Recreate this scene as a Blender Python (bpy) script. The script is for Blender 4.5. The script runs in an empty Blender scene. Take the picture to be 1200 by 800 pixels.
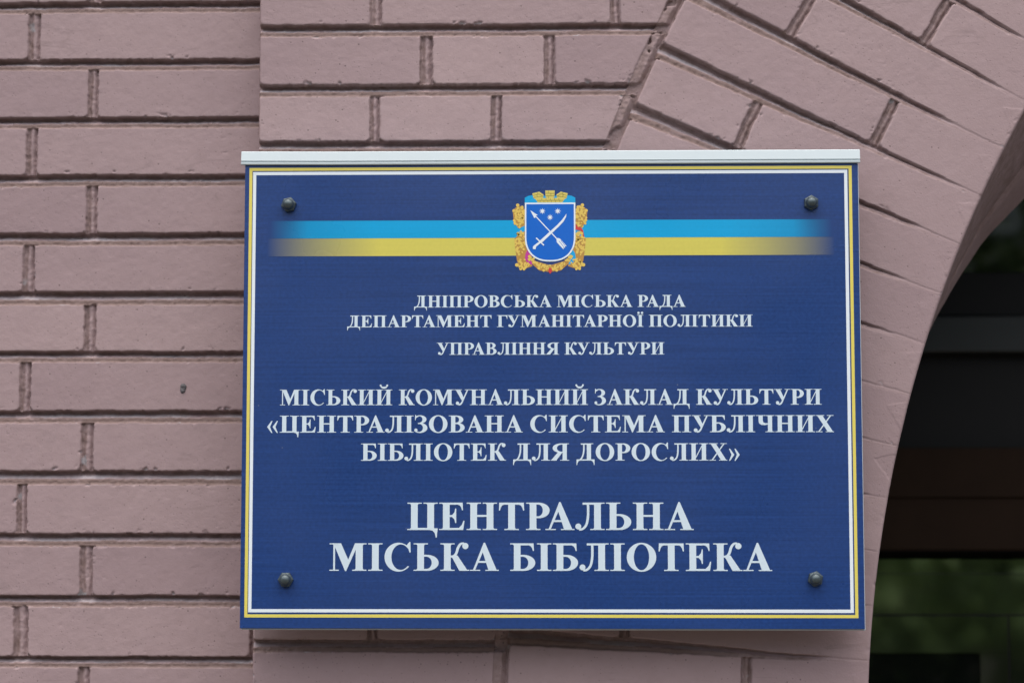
import bpy, bmesh, math, random
import numpy as np
from mathutils import Vector, Matrix, Euler

R = math.radians
SC = bpy.context.scene
COL = SC.collection

# ------------------------------------------------------------------ camera
cam_d = bpy.data.cameras.new('camera')
cam = bpy.data.objects.new('camera', cam_d); COL.objects.link(cam)
cam_d.sensor_width = 36.0
cam_d.lens = 36.0 * 2333.0 / 1200.0
cam.location = (0.0, -2.573, 1.6)
cam.rotation_euler = Euler((R(90 + 5.0704), 0.0, R(1.3014)), 'XYZ')
cam_d.clip_start = 0.05
cam_d.clip_end = 500
cam_d.dof.use_dof = True
cam_d.dof.focus_distance = 2.60
cam_d.dof.aperture_fstop = 3.2
SC.camera = cam

# ------------------------------------------------------------------ sky, sun, exposure
SUN_EL, SUN_AZ = 76.0, 184.0          # azimuth the light comes from, degrees clockwise from +Y
world = bpy.data.worlds.new('World'); SC.world = world
world.use_nodes = True
wn, wl = world.node_tree.nodes, world.node_tree.links
wn.clear()
sky = wn.new('ShaderNodeTexSky'); sky.sky_type = 'NISHITA'; sky.sun_disc = False
sky.sun_elevation = R(SUN_EL); sky.sun_rotation = R(SUN_AZ)
sky.air_density = 1.0; sky.dust_density = 5.0; sky.ozone_density = 1.0
bg = wn.new('ShaderNodeBackground'); bg.inputs['Strength'].default_value = 0.05
wo = wn.new('ShaderNodeOutputWorld')
wl.new(sky.outputs[0], bg.inputs['Color']); wl.new(bg.outputs[0], wo.inputs['Surface'])

sun_d = bpy.data.lights.new('sun', 'SUN'); sun = bpy.data.objects.new('sun', sun_d); COL.objects.link(sun)
sun_d.energy = 1.5; sun_d.angle = R(112); sun_d.color = (1.0, 0.96, 0.93)
az = R(SUN_AZ)
to_sun = Vector((math.sin(az) * math.cos(R(SUN_EL)), math.cos(az) * math.cos(R(SUN_EL)), math.sin(R(SUN_EL))))
sun.rotation_euler = to_sun.to_track_quat('Z', 'Y').to_euler()

SC.view_settings.view_transform = 'Standard'
SC.view_settings.look = 'None'
SC.view_settings.exposure = 1.59
SC.view_settings.gamma = 1.0
SC.view_settings.use_curve_mapping = False

# ------------------------------------------------------------------ helpers
def tag(o, label=None, cat=None, group=None, kind=None):
    if label: o['label'] = label
    if cat: o['category'] = cat
    if group: o['group'] = group
    if kind: o['kind'] = kind
    return o

def empty(name, loc=(0, 0, 0)):
    o = bpy.data.objects.new(name, None); COL.objects.link(o)
    o.location = loc; o.empty_display_size = 0.05
    return o

def link_mesh(name, me, mat=None, parent=None):
    o = bpy.data.objects.new(name, me); COL.objects.link(o)
    if mat: me.materials.append(mat)
    if parent:
        o.parent = parent
        o.matrix_parent_inverse = Matrix.Translation(parent.location).inverted()
    return o

def bm_obj(name, bm, mat=None, parent=None, smooth=False):
    me = bpy.data.meshes.new(name); bm.to_mesh(me); bm.free()
    if smooth: me.polygons.foreach_set('use_smooth', [True] * len(me.polygons))
    return link_mesh(name, me, mat, parent)

def add_box(bm, x0, x1, y0, y1, z0, z1, bevel=0.0):
    r = bmesh.ops.create_cube(bm, size=1.0)
    vs = r['verts']
    for v in vs:
        v.co = Vector(((x0 + x1) / 2 + v.co.x * (x1 - x0), (y0 + y1) / 2 + v.co.y * (y1 - y0), (z0 + z1) / 2 + v.co.z * (z1 - z0)))
    if bevel > 0:
        es = list({e for v in vs for e in v.link_edges})
        bmesh.ops.bevel(bm, geom=es, offset=bevel, segments=2, affect='EDGES', profile=0.5)

def box_obj(name, x0, x1, y0, y1, z0, z1, mat, parent=None, bevel=0.0):
    bm = bmesh.new(); add_box(bm, x0, x1, y0, y1, z0, z1, bevel)
    return bm_obj(name, bm, mat, parent)

def grid_mesh(name, V, attrs=None, mat=None, parent=None, flip=False):
    """V: (m,n,3) array -> one smooth quad sheet with point attributes."""
    m, n, _ = V.shape
    me = bpy.data.meshes.new(name)
    me.vertices.add(m * n)
    me.vertices.foreach_set('co', V.reshape(-1).astype(np.float32))
    idx = np.arange(m * n).reshape(m, n)
    q = np.stack([idx[:-1, :-1], idx[:-1, 1:], idx[1:, 1:], idx[1:, :-1]], -1).reshape(-1, 4)
    if flip: q = q[:, ::-1]
    k = len(q)
    me.loops.add(k * 4); me.loops.foreach_set('vertex_index', q.reshape(-1).astype(np.int32))
    me.polygons.add(k)
    me.polygons.foreach_set('loop_start', (np.arange(k) * 4).astype(np.int32))
    me.polygons.foreach_set('use_smooth', np.ones(k, dtype=bool))
    me.update(calc_edges=True)
    for an, arr in (attrs or {}).items():
        a = me.attributes.new(an, 'FLOAT', 'POINT'); a.data.foreach_set('value', arr.reshape(-1).astype(np.float32))
    return link_mesh(name, me, mat, parent)

_tabs = {}
def vn(x, z, s, seed):
    """value noise in [-1,1]"""
    if seed not in _tabs: _tabs[seed] = np.random.default_rng(seed).random((256, 256)) * 2 - 1
    T = _tabs[seed]
    u, v = x / s + 1000.37, z / s + 1000.71
    i, j = np.floor(u).astype(int), np.floor(v).astype(int)
    fu, fv = u - i, v - j
    fu = fu * fu * (3 - 2 * fu); fv = fv * fv * (3 - 2 * fv)
    i0, j0, i1, j1 = i % 256, j % 256, (i + 1) % 256, (j + 1) % 256
    return (T[i0, j0] * (1 - fu) + T[i1, j0] * fu) * (1 - fv) + (T[i0, j1] * (1 - fu) + T[i1, j1] * fu) * fv

def fbm(x, z, s, seed, octv=3):
    o, a, t = 0.0, 1.0, 0.0
    for k in range(octv):
        o = o + a * vn(x, z, s / 2 ** k, seed + 17 * k); t += a; a *= 0.55
    return o / t

# ------------------------------------------------------------------ materials
def mat_new(name):
    m = bpy.data.materials.new(name); m.use_nodes = True
    nt = m.node_tree; b = nt.nodes['Principled BSDF']
    return m, nt, b

def simple(name, col, rough=0.5, metal=0.0, spec=0.5, ior=1.5, noise=0.0, nscale=40.0, bump=0.0):
    m, nt, b = mat_new(name)
    b.inputs['Roughness'].default_value = rough; b.inputs['Metallic'].default_value = metal
    b.inputs['Specular IOR Level'].default_value = spec; b.inputs['IOR'].default_value = ior
    tc = nt.nodes.new('ShaderNodeTexCoord')
    tx = nt.nodes.new('ShaderNodeTexNoise'); tx.inputs['Scale'].default_value = nscale; tx.inputs['Detail'].default_value = 4
    nt.links.new(tc.outputs['Object'], tx.inputs['Vector'])
    mx = nt.nodes.new('ShaderNodeMix'); mx.data_type = 'RGBA'
    c = Vector(col[:3])
    mx.inputs['A'].default_value = (*(c * (1 - noise)), 1); mx.inputs['B'].default_value = (*(c * (1 + noise)), 1)
    nt.links.new(tx.outputs['Fac'], mx.inputs['Factor']); nt.links.new(mx.outputs['Result'], b.inputs['Base Color'])
    if bump:
        bp = nt.nodes.new('ShaderNodeBump'); bp.inputs['Strength'].default_value = bump; bp.inputs['Distance'].default_value = 0.001
        nt.links.new(tx.outputs['Fac'], bp.inputs['Height']); nt.links.new(bp.outputs['Normal'], b.inputs['Normal'])
    return m

def brick_paint():
    m, nt, b = mat_new('mauve_masonry_paint')
    N, L = nt.nodes.new, nt.links.new
    tc = N('ShaderNodeTexCoord')
    def noise(scale, detail=4, rough=0.55, vec=None):
        t = N('ShaderNodeTexNoise'); t.inputs['Scale'].default_value = scale; t.inputs['Detail'].default_value = detail
        t.inputs['Roughness'].default_value = rough
        L(vec or tc.outputs['Object'], t.inputs['Vector']); return t
    def ramp(src, a, bb):
        r = N('ShaderNodeMapRange'); r.inputs['From Min'].default_value = a; r.inputs['From Max'].default_value = bb
        L(src, r.inputs['Value']); return r.outputs['Result']
    def mix(fac, A, B):
        x = N('ShaderNodeMix'); x.data_type = 'RGBA'
        for nm, v in (('A', A), ('B', B)):
            if isinstance(v, tuple): x.inputs[nm].default_value = (*v, 1)
            else: L(v, x.inputs[nm])
        if isinstance(fac, float): x.inputs['Factor'].default_value = fac
        else: L(fac, x.inputs['Factor'])
        return x.outputs['Result']
    def math_(op, a, bb):
        x = N('ShaderNodeMath'); x.operation = op
        for i, v in enumerate((a, bb)):
            if isinstance(v, (int, float)): x.inputs[i].default_value = v
            else: L(v, x.inputs[i])
        return x.outputs[0]
    at_j = N('ShaderNodeAttribute'); at_j.attribute_name = 'joint'
    at_t = N('ShaderNodeAttribute'); at_t.attribute_name = 'tone'
    at_c = N('ShaderNodeAttribute'); at_c.attribute_name = 'chip_pale'
    c = mix(ramp(noise(5.0, 3).outputs['Fac'], 0.3, 0.7), PAINT_A, PAINT_B)
    c = mix(ramp(at_t.outputs['Fac'], -1.0, 1.0), mix(0.16, c, (0.12, 0.085, 0.10)), mix(0.09, c, (0.75, 0.60, 0.54)))
    c = mix(math_('MULTIPLY', ramp(noise(55.0, 5, 0.7).outputs['Fac'], 0.35, 0.8), 0.16), c, (0.20, 0.135, 0.12))
    # joint dust, plus brown painted on brick top edges to mute sky light
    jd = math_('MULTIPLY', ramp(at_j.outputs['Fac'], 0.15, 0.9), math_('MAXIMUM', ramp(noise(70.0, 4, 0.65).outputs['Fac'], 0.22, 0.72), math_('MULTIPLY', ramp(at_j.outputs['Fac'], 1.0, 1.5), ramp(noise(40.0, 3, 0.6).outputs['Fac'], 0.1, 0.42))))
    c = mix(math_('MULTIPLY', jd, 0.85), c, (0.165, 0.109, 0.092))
    # worn spots bare to the mortar, and the bead's sky light painted pale
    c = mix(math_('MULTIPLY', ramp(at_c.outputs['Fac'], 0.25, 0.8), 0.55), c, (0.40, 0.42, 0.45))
    # little pits and specks
    vo = N('ShaderNodeTexVoronoi'); vo.inputs['Scale'].default_value = 62.0; vo.inputs['Randomness'].default_value = 1.0
    L(tc.outputs['Object'], vo.inputs['Vector'])
    sp = math_('MULTIPLY', ramp(vo.outputs['Distance'], 0.085, 0.05), ramp(noise(9.0, 2).outputs['Fac'], 0.36, 0.5))
    c = mix(math_('MULTIPLY', sp, 0.55), c, (0.055, 0.040, 0.035))
    vo2 = N('ShaderNodeTexVoronoi'); vo2.inputs['Scale'].default_value = 150.0
    L(tc.outputs['Object'], vo2.inputs['Vector'])
    sp2 = math_('MULTIPLY', ramp(vo2.outputs['Distance'], 0.16, 0.08), ramp(noise(14.0, 2).outputs['Fac'], 0.40, 0.52))
    c = mix(math_('MULTIPLY', sp2, 0.35), c, (0.07, 0.05, 0.045))
    # hairline scratches and cracks in the paint
    def hair(rot, sc, w, gscale, g0):
        mp = N('ShaderNodeMapping'); mp.inputs['Rotation'].default_value = (0, rot, 0); mp.inputs['Scale'].default_value = sc
        L(tc.outputs['Object'], mp.inputs['Vector'])
        n_ = noise(1.0, 2, 0.5, mp.outputs[0])
        a_ = N('ShaderNodeMath'); a_.operation = 'ABSOLUTE'
        L(math_('SUBTRACT', n_.outputs['Fac'], 0.5), a_.inputs[0])
        return math_('MULTIPLY', ramp(a_.outputs[0], w, w * .3), ramp(noise(gscale, 2).outputs['Fac'], g0, g0 + .06))
    hs = math_('MAXIMUM', hair(.06, (3, 3, 26), .012, 11.0, .57), hair(-.9, (5, 5, 22), .010, 8.0, .60))
    c = mix(math_('MULTIPLY', hs, 0.15), c, (0.12, 0.09, 0.085))
    # broad handling marks
    c = mix(math_('MULTIPLY', ramp(noise(22.0, 6, 0.75).outputs['Fac'], 0.56, 0.74), 0.20), c, (0.22, 0.17, 0.175))
    L(c, b.inputs['Base Color'])
    b.inputs['Roughness'].default_value = 0.62
    b.inputs['Specular IOR Level'].default_value = 0.3
    bp = N('ShaderNodeBump'); bp.inputs['Strength'].default_value = 0.25; bp.inputs['Distance'].default_value = 0.0012
    h = math_('ADD', noise(420.0, 4, 0.6).outputs['Fac'], math_('MULTIPLY', noise(120.0, 4).outputs['Fac'], 1.3))
    h = math_('SUBTRACT', h, math_('MULTIPLY', math_('ADD', sp, sp2), 1.2))
    L(h, bp.inputs['Height']); L(bp.outputs['Normal'], b.inputs['Normal'])
    return m

PAINT_A = (0.322, 0.233, 0.242)
PAINT_B = (0.356, 0.260, 0.265)
M_BRICK = brick_paint()

def print_mat(name, col, streak=0.06, rough=0.28, spec=0.5):
    """printed vinyl with faint horizontal banding of the printer"""
    m, nt, b = mat_new(name)
    N, L = nt.nodes.new, nt.links.new
    tc = N('ShaderNodeTexCoord'); mp = N('ShaderNodeMapping'); mp.inputs['Scale'].default_value = (3.0, 3.0, 330.0)
    L(tc.outputs['Object'], mp.inputs['Vector'])
    t = N('ShaderNodeTexNoise'); t.inputs['Scale'].default_value = 1.0; t.inputs['Detail'].default_value = 5; t.inputs['Roughness'].default_value = 0.7
    L(mp.outputs[0], t.inputs['Vector'])
    t2 = N('ShaderNodeTexNoise'); t2.inputs['Scale'].default_value = 240.0; t2.inputs['Detail'].default_value = 2
    L(tc.outputs['Object'], t2.inputs['Vector'])
    ad = N('ShaderNodeMath'); ad.operation = 'MULTIPLY_ADD'; ad.inputs[1].default_value = 0.6
    L(t2.outputs['Fac'], ad.inputs[0]); L(t.outputs['Fac'], ad.inputs[2])
    mr = N('ShaderNodeMapRange'); mr.inputs['From Min'].default_value = 0.5; mr.inputs['From Max'].default_value = 1.1
    L(ad.outputs[0], mr.inputs['Value'])
    mx = N('ShaderNodeMix'); mx.data_type = 'RGBA'; c = Vector(col)
    mx.inputs['A'].default_value = (*(c * (1 - streak * 2)), 1); mx.inputs['B'].default_value = (*(c * (1 + streak * 2)), 1)
    L(mr.outputs['Result'], mx.inputs['Factor'])
    # specks of dust and tiny scuffs on the film
    vo = N('ShaderNodeTexVoronoi'); vo.inputs['Scale'].default_value = 46.0; L(tc.outputs['Object'], vo.inputs['Vector'])
    sp = N('ShaderNodeMapRange'); sp.inputs['From Min'].default_value = .062; sp.inputs['From Max'].default_value = .035; L(vo.outputs['Distance'], sp.inputs['Value'])
    gt = N('ShaderNodeTexNoise'); gt.inputs['Scale'].default_value = 9.0; gt.inputs['Detail'].default_value = 2; L(tc.outputs['Object'], gt.inputs['Vector'])
    gr = N('ShaderNodeMapRange'); gr.inputs['From Min'].default_value = .56; gr.inputs['From Max'].default_value = .64; gr.inputs['To Max'].default_value = .28; L(gt.outputs['Fac'], gr.inputs['Value'])
    ml = N('ShaderNodeMath'); ml.operation = 'MULTIPLY'; L(sp.outputs['Result'], ml.inputs[0]); L(gr.outputs['Result'], ml.inputs[1])
    md = N('ShaderNodeMix'); md.data_type = 'RGBA'; md.inputs['B'].default_value = (.33, .35, .38, 1)
    L(ml.outputs[0], md.inputs['Factor']); L(mx.outputs['Result'], md.inputs['A'])
    mx = md
    # a thin veil of dirt makes the sheen uneven
    dn = N('ShaderNodeTexNoise'); dn.inputs['Scale'].default_value = 5.0; dn.inputs['Detail'].default_value = 5; L(tc.outputs['Object'], dn.inputs['Vector'])
    dr = N('ShaderNodeMapRange'); dr.inputs['From Min'].default_value = .3; dr.inputs['From Max'].default_value = .7
    dr.inputs['To Min'].default_value = rough - .05; dr.inputs['To Max'].default_value = rough + .10
    L(dn.outputs['Fac'], dr.inputs['Value']); L(dr.outputs['Result'], b.inputs['Roughness'])
    L(mx.outputs['Result'], b.inputs['Base Color'])
    b.inputs['Roughness'].default_value = rough; b.inputs['Specular IOR Level'].default_value = spec
    return m, nt, b, mx

BLUE = (0.0145, 0.047, 0.178)
M_BLUE = print_mat('navy_print', BLUE, 0.15)[0]
M_WHITE = print_mat('white_print', (0.74, 0.82, 0.86), 0.01)[0]
M_LETTER = print_mat('letter_print', (0.61, 0.73, 0.80), 0.01)[0]
M_YELLOW = print_mat('yellow_print', (0.72, 0.62, 0.125), 0.02)[0]
def stripe_mat(name, col, f0, f1, mids=()):
    m, nt, b, mx = print_mat(name, col, 0.025)
    N, L = nt.nodes.new, nt.links.new
    tc = N('ShaderNodeTexCoord'); sx = N('ShaderNodeSeparateXYZ'); L(tc.outputs['Object'], sx.inputs[0])
    ab = N('ShaderNodeMath'); ab.operation = 'ABSOLUTE'; L(sx.outputs['X'], ab.inputs[0])
    cr = N('ShaderNodeValToRGB')
    cr.color_ramp.elements[0].position = f0; cr.color_ramp.elements[0].color = (0, 0, 0, 1)
    cr.color_ramp.elements[1].position = f1; cr.color_ramp.elements[1].color = (1, 1, 1, 1)
    mr = N('ShaderNodeMapRange'); mr.inputs['From Min'].default_value = 0.0; mr.inputs['From Max'].default_value = 0.370
    L(ab.outputs[0], mr.inputs['Value']); L(mr.outputs['Result'], cr.inputs['Fac'])
    for p_, v_ in mids:
        e_ = cr.color_ramp.elements.new(p_); e_.color = (v_, v_, v_, 1)
    m2 = N('ShaderNodeMix'); m2.data_type = 'RGBA'; m2.inputs['B'].default_value = (*BLUE, 1)
    L(cr.outputs['Color'], m2.inputs['Factor']); L(mx.outputs['Result'], m2.inputs['A']); L(m2.outputs['Result'], b.inputs['Base Color'])
    return m
M_ST_BLUE = stripe_mat('sky_blue_print', (0.0, 0.345, 0.66), 0.62, 0.99, ((0.855, .22), (0.895, .48), (0.95, .82)))
M_ST_YEL = stripe_mat('pale_yellow_print', (0.62, 0.56, 0.105), 0.60, 1.0, ((0.86, .62),))
M_SHIELD = print_mat('azure_print', (0.002, 0.125, 0.56), 0.02)[0]
M_CYAN = print_mat('cyan_print', (0.004, 0.36, 0.70), 0.02)[0]
M_GOLD = print_mat('gold_print', (0.72, 0.52, 0.11), 0.05)[0]
M_GOLD2 = print_mat('amber_print', (0.47, 0.26, 0.06), 0.05)[0]
M_CROWN = print_mat('crown_gold_print', (0.66, 0.56, 0.13), 0.03)[0]
M_LINE = print_mat('dark_line_print', (0.12, 0.11, 0.03), 0.03)[0]
M_RED = print_mat('red_print', (0.56, 0.055, 0.05), 0.03)[0]
M_MAG = print_mat('magenta_print', (0.52, 0.045, 0.30), 0.03)[0]
M_ALU = simple('white_aluminium', (0.52, 0.60, 0.62), 0.45, 0.0, 0.5, noise=0.03, nscale=60)
M_TRAY = simple('pale_metal_return', (0.55, 0.62, 0.66), 0.4, 0.0, 0.5, noise=0.05)
M_BOLT = simple('weathered_zinc', (0.075, 0.098, 0.105), 0.34, 0.5, 0.5, noise=0.3, nscale=160, bump=0.1)

# ------------------------------------------------------------------ brick relief
HP = np.array([0, .04, .10, .27, .33, .60, .68, .85, .94, 1.0])
HD = np.array([.0012, .0095, .0125, .0125, .0112, .0040, .0031, .0031, .0032, .0010])
VP_ = np.array([0, .08, .25, .42, .58, .75, .90, 1.0])
VD = np.array([.0016, .0070, .0068, .0045, .0042, .0062, .0095, .0020])

def finish(shape):
    return {k: np.zeros(shape) for k in ('depth', 'joint', 'tone', 'chip_pale')}

def face_relief(x, z, d, bx, bz, seed):
    """depth of a brick's painted face: rounded arris, ripples, chips, pits"""
    r = 0.0015 + 0.0006 * vn(x, z, 0.011, seed + 1)
    e = np.clip((r - d) / r, 0, 1)
    dep = r * (1 - np.sqrt(np.clip(1 - e * e, 0, 1)))
    dep += 0.00035 * fbm(x, z, 0.030, seed + 2) + 0.00016 * fbm(x, z, 0.006, seed + 3, 2)
    dep += 0.0007 * vn(bx, bz, 0.05, seed + 4)
    n = fbm(x, z, 0.009, seed + 5)
    near = np.clip(1 - d / 0.0065, 0, 1)
    chip_pale = np.clip(n - 0.50 + 0.25 * np.clip(vn(x, z, 0.09, seed + 6), -1, 0.6), 0, 1) * 6 * near
    chip_pale = np.clip(chip_pale, 0, 1)
    dep += 0.0034 * chip_pale
    pn = vn(x, z, 0.0040, seed + 8)
    gate = np.clip(vn(x, z, 0.10, seed + 9), 0, 1)
    dep += 0.0012 * np.clip(pn - 0.80, 0, 1) * 5 * gate
    return dep, chip_pale

def h_profile(s, x, z, seed, scale=1.0):
    s2 = np.clip(s + 0.03 * vn(x, z, 0.05, seed + 21) + 0.022 * vn(x, z, 0.005, seed + 22), 0, 1)
    d = np.interp(s2, HP, HD) + 0.0006 * fbm(x, z, 0.011, seed + 23) + 0.0006 * vn(x, z, 0.0032, seed + 24)
    return d * scale

def bead_dust(s, x, z, seed):
    return np.interp(s + 0.05 * vn(x, z, 0.02, seed + 81), [0, .26, .34, .56, .62, 1], [1, 1, .1, .15, 1.6, 1.6])
def bead_skylit(s, x, z, seed):  # sky light on the bead's upward slope, put in as pale colour
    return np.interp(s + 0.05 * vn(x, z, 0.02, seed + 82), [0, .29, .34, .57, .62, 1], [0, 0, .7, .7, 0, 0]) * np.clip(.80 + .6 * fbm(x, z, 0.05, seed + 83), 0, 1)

def v_profile(t, x, z, seed, scale=1.0):
    t2 = np.clip(t + 0.06 * vn(x, z, 0.03, seed + 31) + 0.04 * vn(x, z, 0.007, seed + 32), 0, 1)
    return (np.interp(t2, VP_, VD) + 0.0010 * fbm(x, z, 0.010, seed + 33) + 0.0005 * vn(x, z, 0.0035, seed + 34)) * scale

def smin_edges(dl, dr, db, dt, rr=0.0065):
    """inside distance to a rectangle with rounded corners"""
    a, b = np.minimum(dl, dr), np.minimum(db, dt)
    d = np.minimum(a, b)
    ca, cb = rr - a, rr - b
    cor = (ca > 0) & (cb > 0)
    return np.where(cor, rr - np.hypot(np.maximum(ca, 0), np.maximum(cb, 0)), d)

def course_wall(X, Z, courses, seed, clip=None):
    """courses: list of (z_bottom, z_top, [(x0,x1),...]) from low to high. clip: extra inside distance array"""
    o = finish(X.shape)
    xw = X + 0.0006 * vn(X, Z, 0.005, seed + 41) + 0.0010 * vn(X, Z, 0.07, seed + 42)
    zw = Z + 0.0005 * vn(X, Z, 0.0045, seed + 43) + 0.0004 * vn(X, Z, 0.02, seed + 45) + 0.0006 * vn(X, Z, 0.12, seed + 44)
    zb = np.array([c[0] for c in courses]); zt = np.array([c[1] for c in courses])
    ci = np.clip(np.searchsorted(zb, zw, side='right') - 1, 0, len(courses) - 1)
    inz = zw <= zt[ci]
    dep = np.full(X.shape, 0.006); joint = np.ones(X.shape); tone = np.zeros(X.shape); chp = np.zeros(X.shape)
    # bed joints
    nxt = np.clip(ci + 1, 0, len(courses) - 1)
    h = np.maximum(zb[nxt] - zt[ci], 0.008)
    s = np.clip((zb[nxt] - zw) / h, 0, 1)
    dep = h_profile(s, X, Z, seed)
    for k, (b0, t0, br) in enumerate(courses):
        m = (ci == k) & inz
        if not m.any(): continue
        x, z, xx, zz = xw[m], zw[m], X[m], Z[m]
        L_ = np.array([q[0] for q in br]); R_ = np.array([q[1] for q in br])
        bi = np.clip(np.searchsorted(L_, x, side='right') - 1, 0, len(br) - 1)
        inside = (x >= L_[bi]) & (x <= R_[bi])
        d = smin_edges(x - L_[bi], R_[bi] - x, z - b0, (t0 - z) * 2.5)
        if clip is not None:
            d = np.minimum(d, clip[m]); inside &= clip[m] > 0
        inside &= d > 0
        nb = np.clip(bi + 1, 0, len(br) - 1)
        w = np.maximum(L_[nb] - R_[bi], 0.008)
        t = np.clip((x - R_[bi]) / w, 0, 1)
        dv = v_profile(t, xx, zz, seed)
        df, cf = face_relief(xx, zz, np.maximum(d, 0), L_[bi] + k * 0.37, np.full_like(x, b0), seed)
        dep[m] = np.where(inside, df, dv)
        joint[m] = np.where(inside, np.maximum(np.clip(0.45 - d / 0.003, 0, 0.45), np.clip(1.6 - (t0 - z) / .0012, 0, 1.6)), np.interp(t + .08 * vn(xx, zz, .02, seed + 91), [0, .36, .5, .85, 1], [1, .9, .3, .2, .7]))  # top edge browned so its skylit rim looks duller
        tone[m] = np.where(inside, vn(L_[bi] * 13.1 + k * 5.7, np.full_like(x, b0 * 29.0), 0.9, seed + 51), 0)
        chp[m] = np.where(inside, cf * 0.7, 0)
    worn = np.clip(fbm(X, Z, 0.018, seed + 61) - 0.30, 0, 1) * 2.0 * (joint > 0.5) * inz
    chp = np.maximum(chp, np.clip(worn, 0, 1))
    bed = ~inz
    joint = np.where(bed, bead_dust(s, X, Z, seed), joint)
    chp = np.where(bed, np.maximum(chp, bead_skylit(s, X, Z, seed)), chp)
    o['depth'], o['joint'], o['tone'], o['chip_pale'] = dep, joint, tone, chp
    return o

def axis(*segs):
    out = [segs[0][0]]
    for a, b, st in segs:
        n = max(1, int(round((b - a) / st)))
        out.extend((a + (b - a) * (i + 1) / n) for i in range(n))
    return np.array(out)

RNG = random.Random(11)
def fill_left(x, xmin, start_len):
    """bricks to the left of a joint whose left edge is x"""
    out, ln = [], start_len
    while x > xmin:
        out.append((x - ln, x)); x = x - ln - 0.015
        ln = 0.250 if (ln < 0.2 and RNG.random() < 0.75) else (0.12 if RNG.random() < 0.6 else 0.25)
    return out[::-1]

facade = empty('brick_facade', (-0.39, 0.045, 0.0))   # moved to its final place once its parts are built
tag(facade, 'mauve painted brick wall and pier carrying the sign, ending in a round arched doorway', 'brick wall')

# --- recessed wall left of the pier
YL = 0.105
jz = [2.3001, 2.2200, 2.1395, 2.0594, 1.9788, 1.8981, 1.8184, 1.7371, 1.6547, 1.5711, 1.4900, 1.4093]
jh = [.0150, .0150, .0146, .0158, .0168, .0178, .0146, .0162, .0182, .0168, .0145, .0140]
while jz[-1] > 0.08: jz.append(jz[-1] - 0.081); jh.append(0.0155)
while jz[0] < 3.5: jz.insert(0, jz[0] + 0.081); jh.insert(0, 0.0155)
jz, jh = jz[::-1], jh[::-1]
vis_left = {2.2600: (-.7273, -.7108, .12), 2.1800: (-.6431, -.6290, .25), 2.0995: (-.7273, -.7120, .12), 2.0190: (-.6424, -.6272, .25),
            1.9385: (-.7274, -.7110, .25), 1.8580: (-.6428, -.6265, .12), 1.7780: (-.7286, -.7134, .12), 1.6960: (-.6444, -.6270, .25),
            1.6130: (-.7284, -.7145, .12), 1.5305: (-.6424, -.6251, .25), 1.4500: (-.7294, -.7098, .12), 1.3690: (-.6408, -.6248, .25), 2.3405: (-.6430, -.6275, .25)}
courses = []
for k in range(len(jz) - 1):
    zb, zt = jz[k] + jh[k] / 2, jz[k + 1] - jh[k + 1] / 2
    zc = (zb + zt) / 2
    key = min(vis_left, key=lambda q: abs(q - zc))
    if abs(key - zc) < 0.03: jl, jr, ln = vis_left[key]
    else:
        jl = -.643 if k % 2 else -.7275; jr = jl + .0155; ln = RNG.choice((.12, .25))
    end = -.4110 if abs(zc - 1.45) < 0.02 else -.4020
    courses.append((zb, zt, fill_left(jl, -2.4, ln) + [(jr, end), (end + .012, -.20)]))
xs = axis((-2.3, -1.10, 0.006), (-1.10, -.80, 0.003), (-.80, -.385, 0.00125))
zs = axis((0.0, 1.20, 0.008), (1.20, 1.37, 0.003), (1.37, 2.33, 0.00125), (2.33, 2.60, 0.003), (2.60, 3.4, 0.008))
X, Z = np.meshgrid(xs, zs)
w = course_wall(X, Z, courses, 100)
grid_mesh('recessed_wall', np.stack([X, YL + w['depth'], Z], -1), {k: w[k] for k in ('joint', 'tone', 'chip_pale')}, M_BRICK, facade)

# --- pier in front of it, running up to the arch ring
YP = 0.045
CX, CZ, RI, RO = 2.098, 1.302, 1.697, 2.168
pz = [2.2512, 2.1701, 2.0930]
while pz[-1] > 1.52: pz.append(pz[-1] - 0.0823)
pz = [q for q in pz if q > 1.47] + [1.4345]
while pz[-1] > 0.08: pz.append(pz[-1] - 0.0812)
while pz[0] < 3.6: pz.insert(0, pz[0] + 0.0812)
pz = pz[::-1]
def pier_bricks(zc, k):
    def row(js, l=-.398):
        out, a = [], l
        for q in js: out.append((a, q[0])); a = q[1]
        x = a
        out.append((x, x + .136 if RNG.random() < .5 else x + .25))
        while out[-1][1] < 1.9:
            ln = RNG.choice((.136, .25, .25)); out.append((out[-1][1] + .015, out[-1][1] + .015 + ln))
        return out
    def to_ring(js):
        e = [-.398] + [v_ for q in js for v_ in q] + [3.0]
        return list(zip(e[0::2], e[1::2]))
    if abs(zc - 2.2906) < .03: return to_ring([(-.2508, -.2348), (.0719, .0856)])
    if abs(zc - 2.2105) < .03: return to_ring([(-.1829, -.1657), (-.0173, -.0024)])
    if abs(zc - 2.1310) < .03: return to_ring([(-.2499, -.2362), (-.0879, -.0731)])
    if abs(zc - 1.4750) < .03: return row([(-.2490, -.2356)])
    if abs(zc - 1.3940) < .03: return to_ring([])
    return row([(-.2500, -.2360)] if k % 2 else [(-.183, -.168), (-.03, -.015)])
pc = []
for k in range(len(pz) - 1):
    h = 0.0158
    pc.append((pz[k] + h / 2, pz[k + 1] - h / 2, pier_bricks((pz[k] + pz[k + 1]) / 2, k)))
def left_return(V, W, y_end):
    """fold the sheet's left border back to the recessed wall"""
    c = V[:, :1].copy(); c2 = c.copy(); c[:, :, 1] += 0.004; c[:, :, 0] -= 0.0008; c2[:, :, 1] = y_end
    c2[:, :, 0] -= 0.0008
    V = np.concatenate([c2, c, V], 1)
    return V, {k: np.concatenate([W[k][:, :1], W[k][:, :1], W[k]], 1) for k in ('joint', 'tone', 'chip_pale')}
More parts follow.
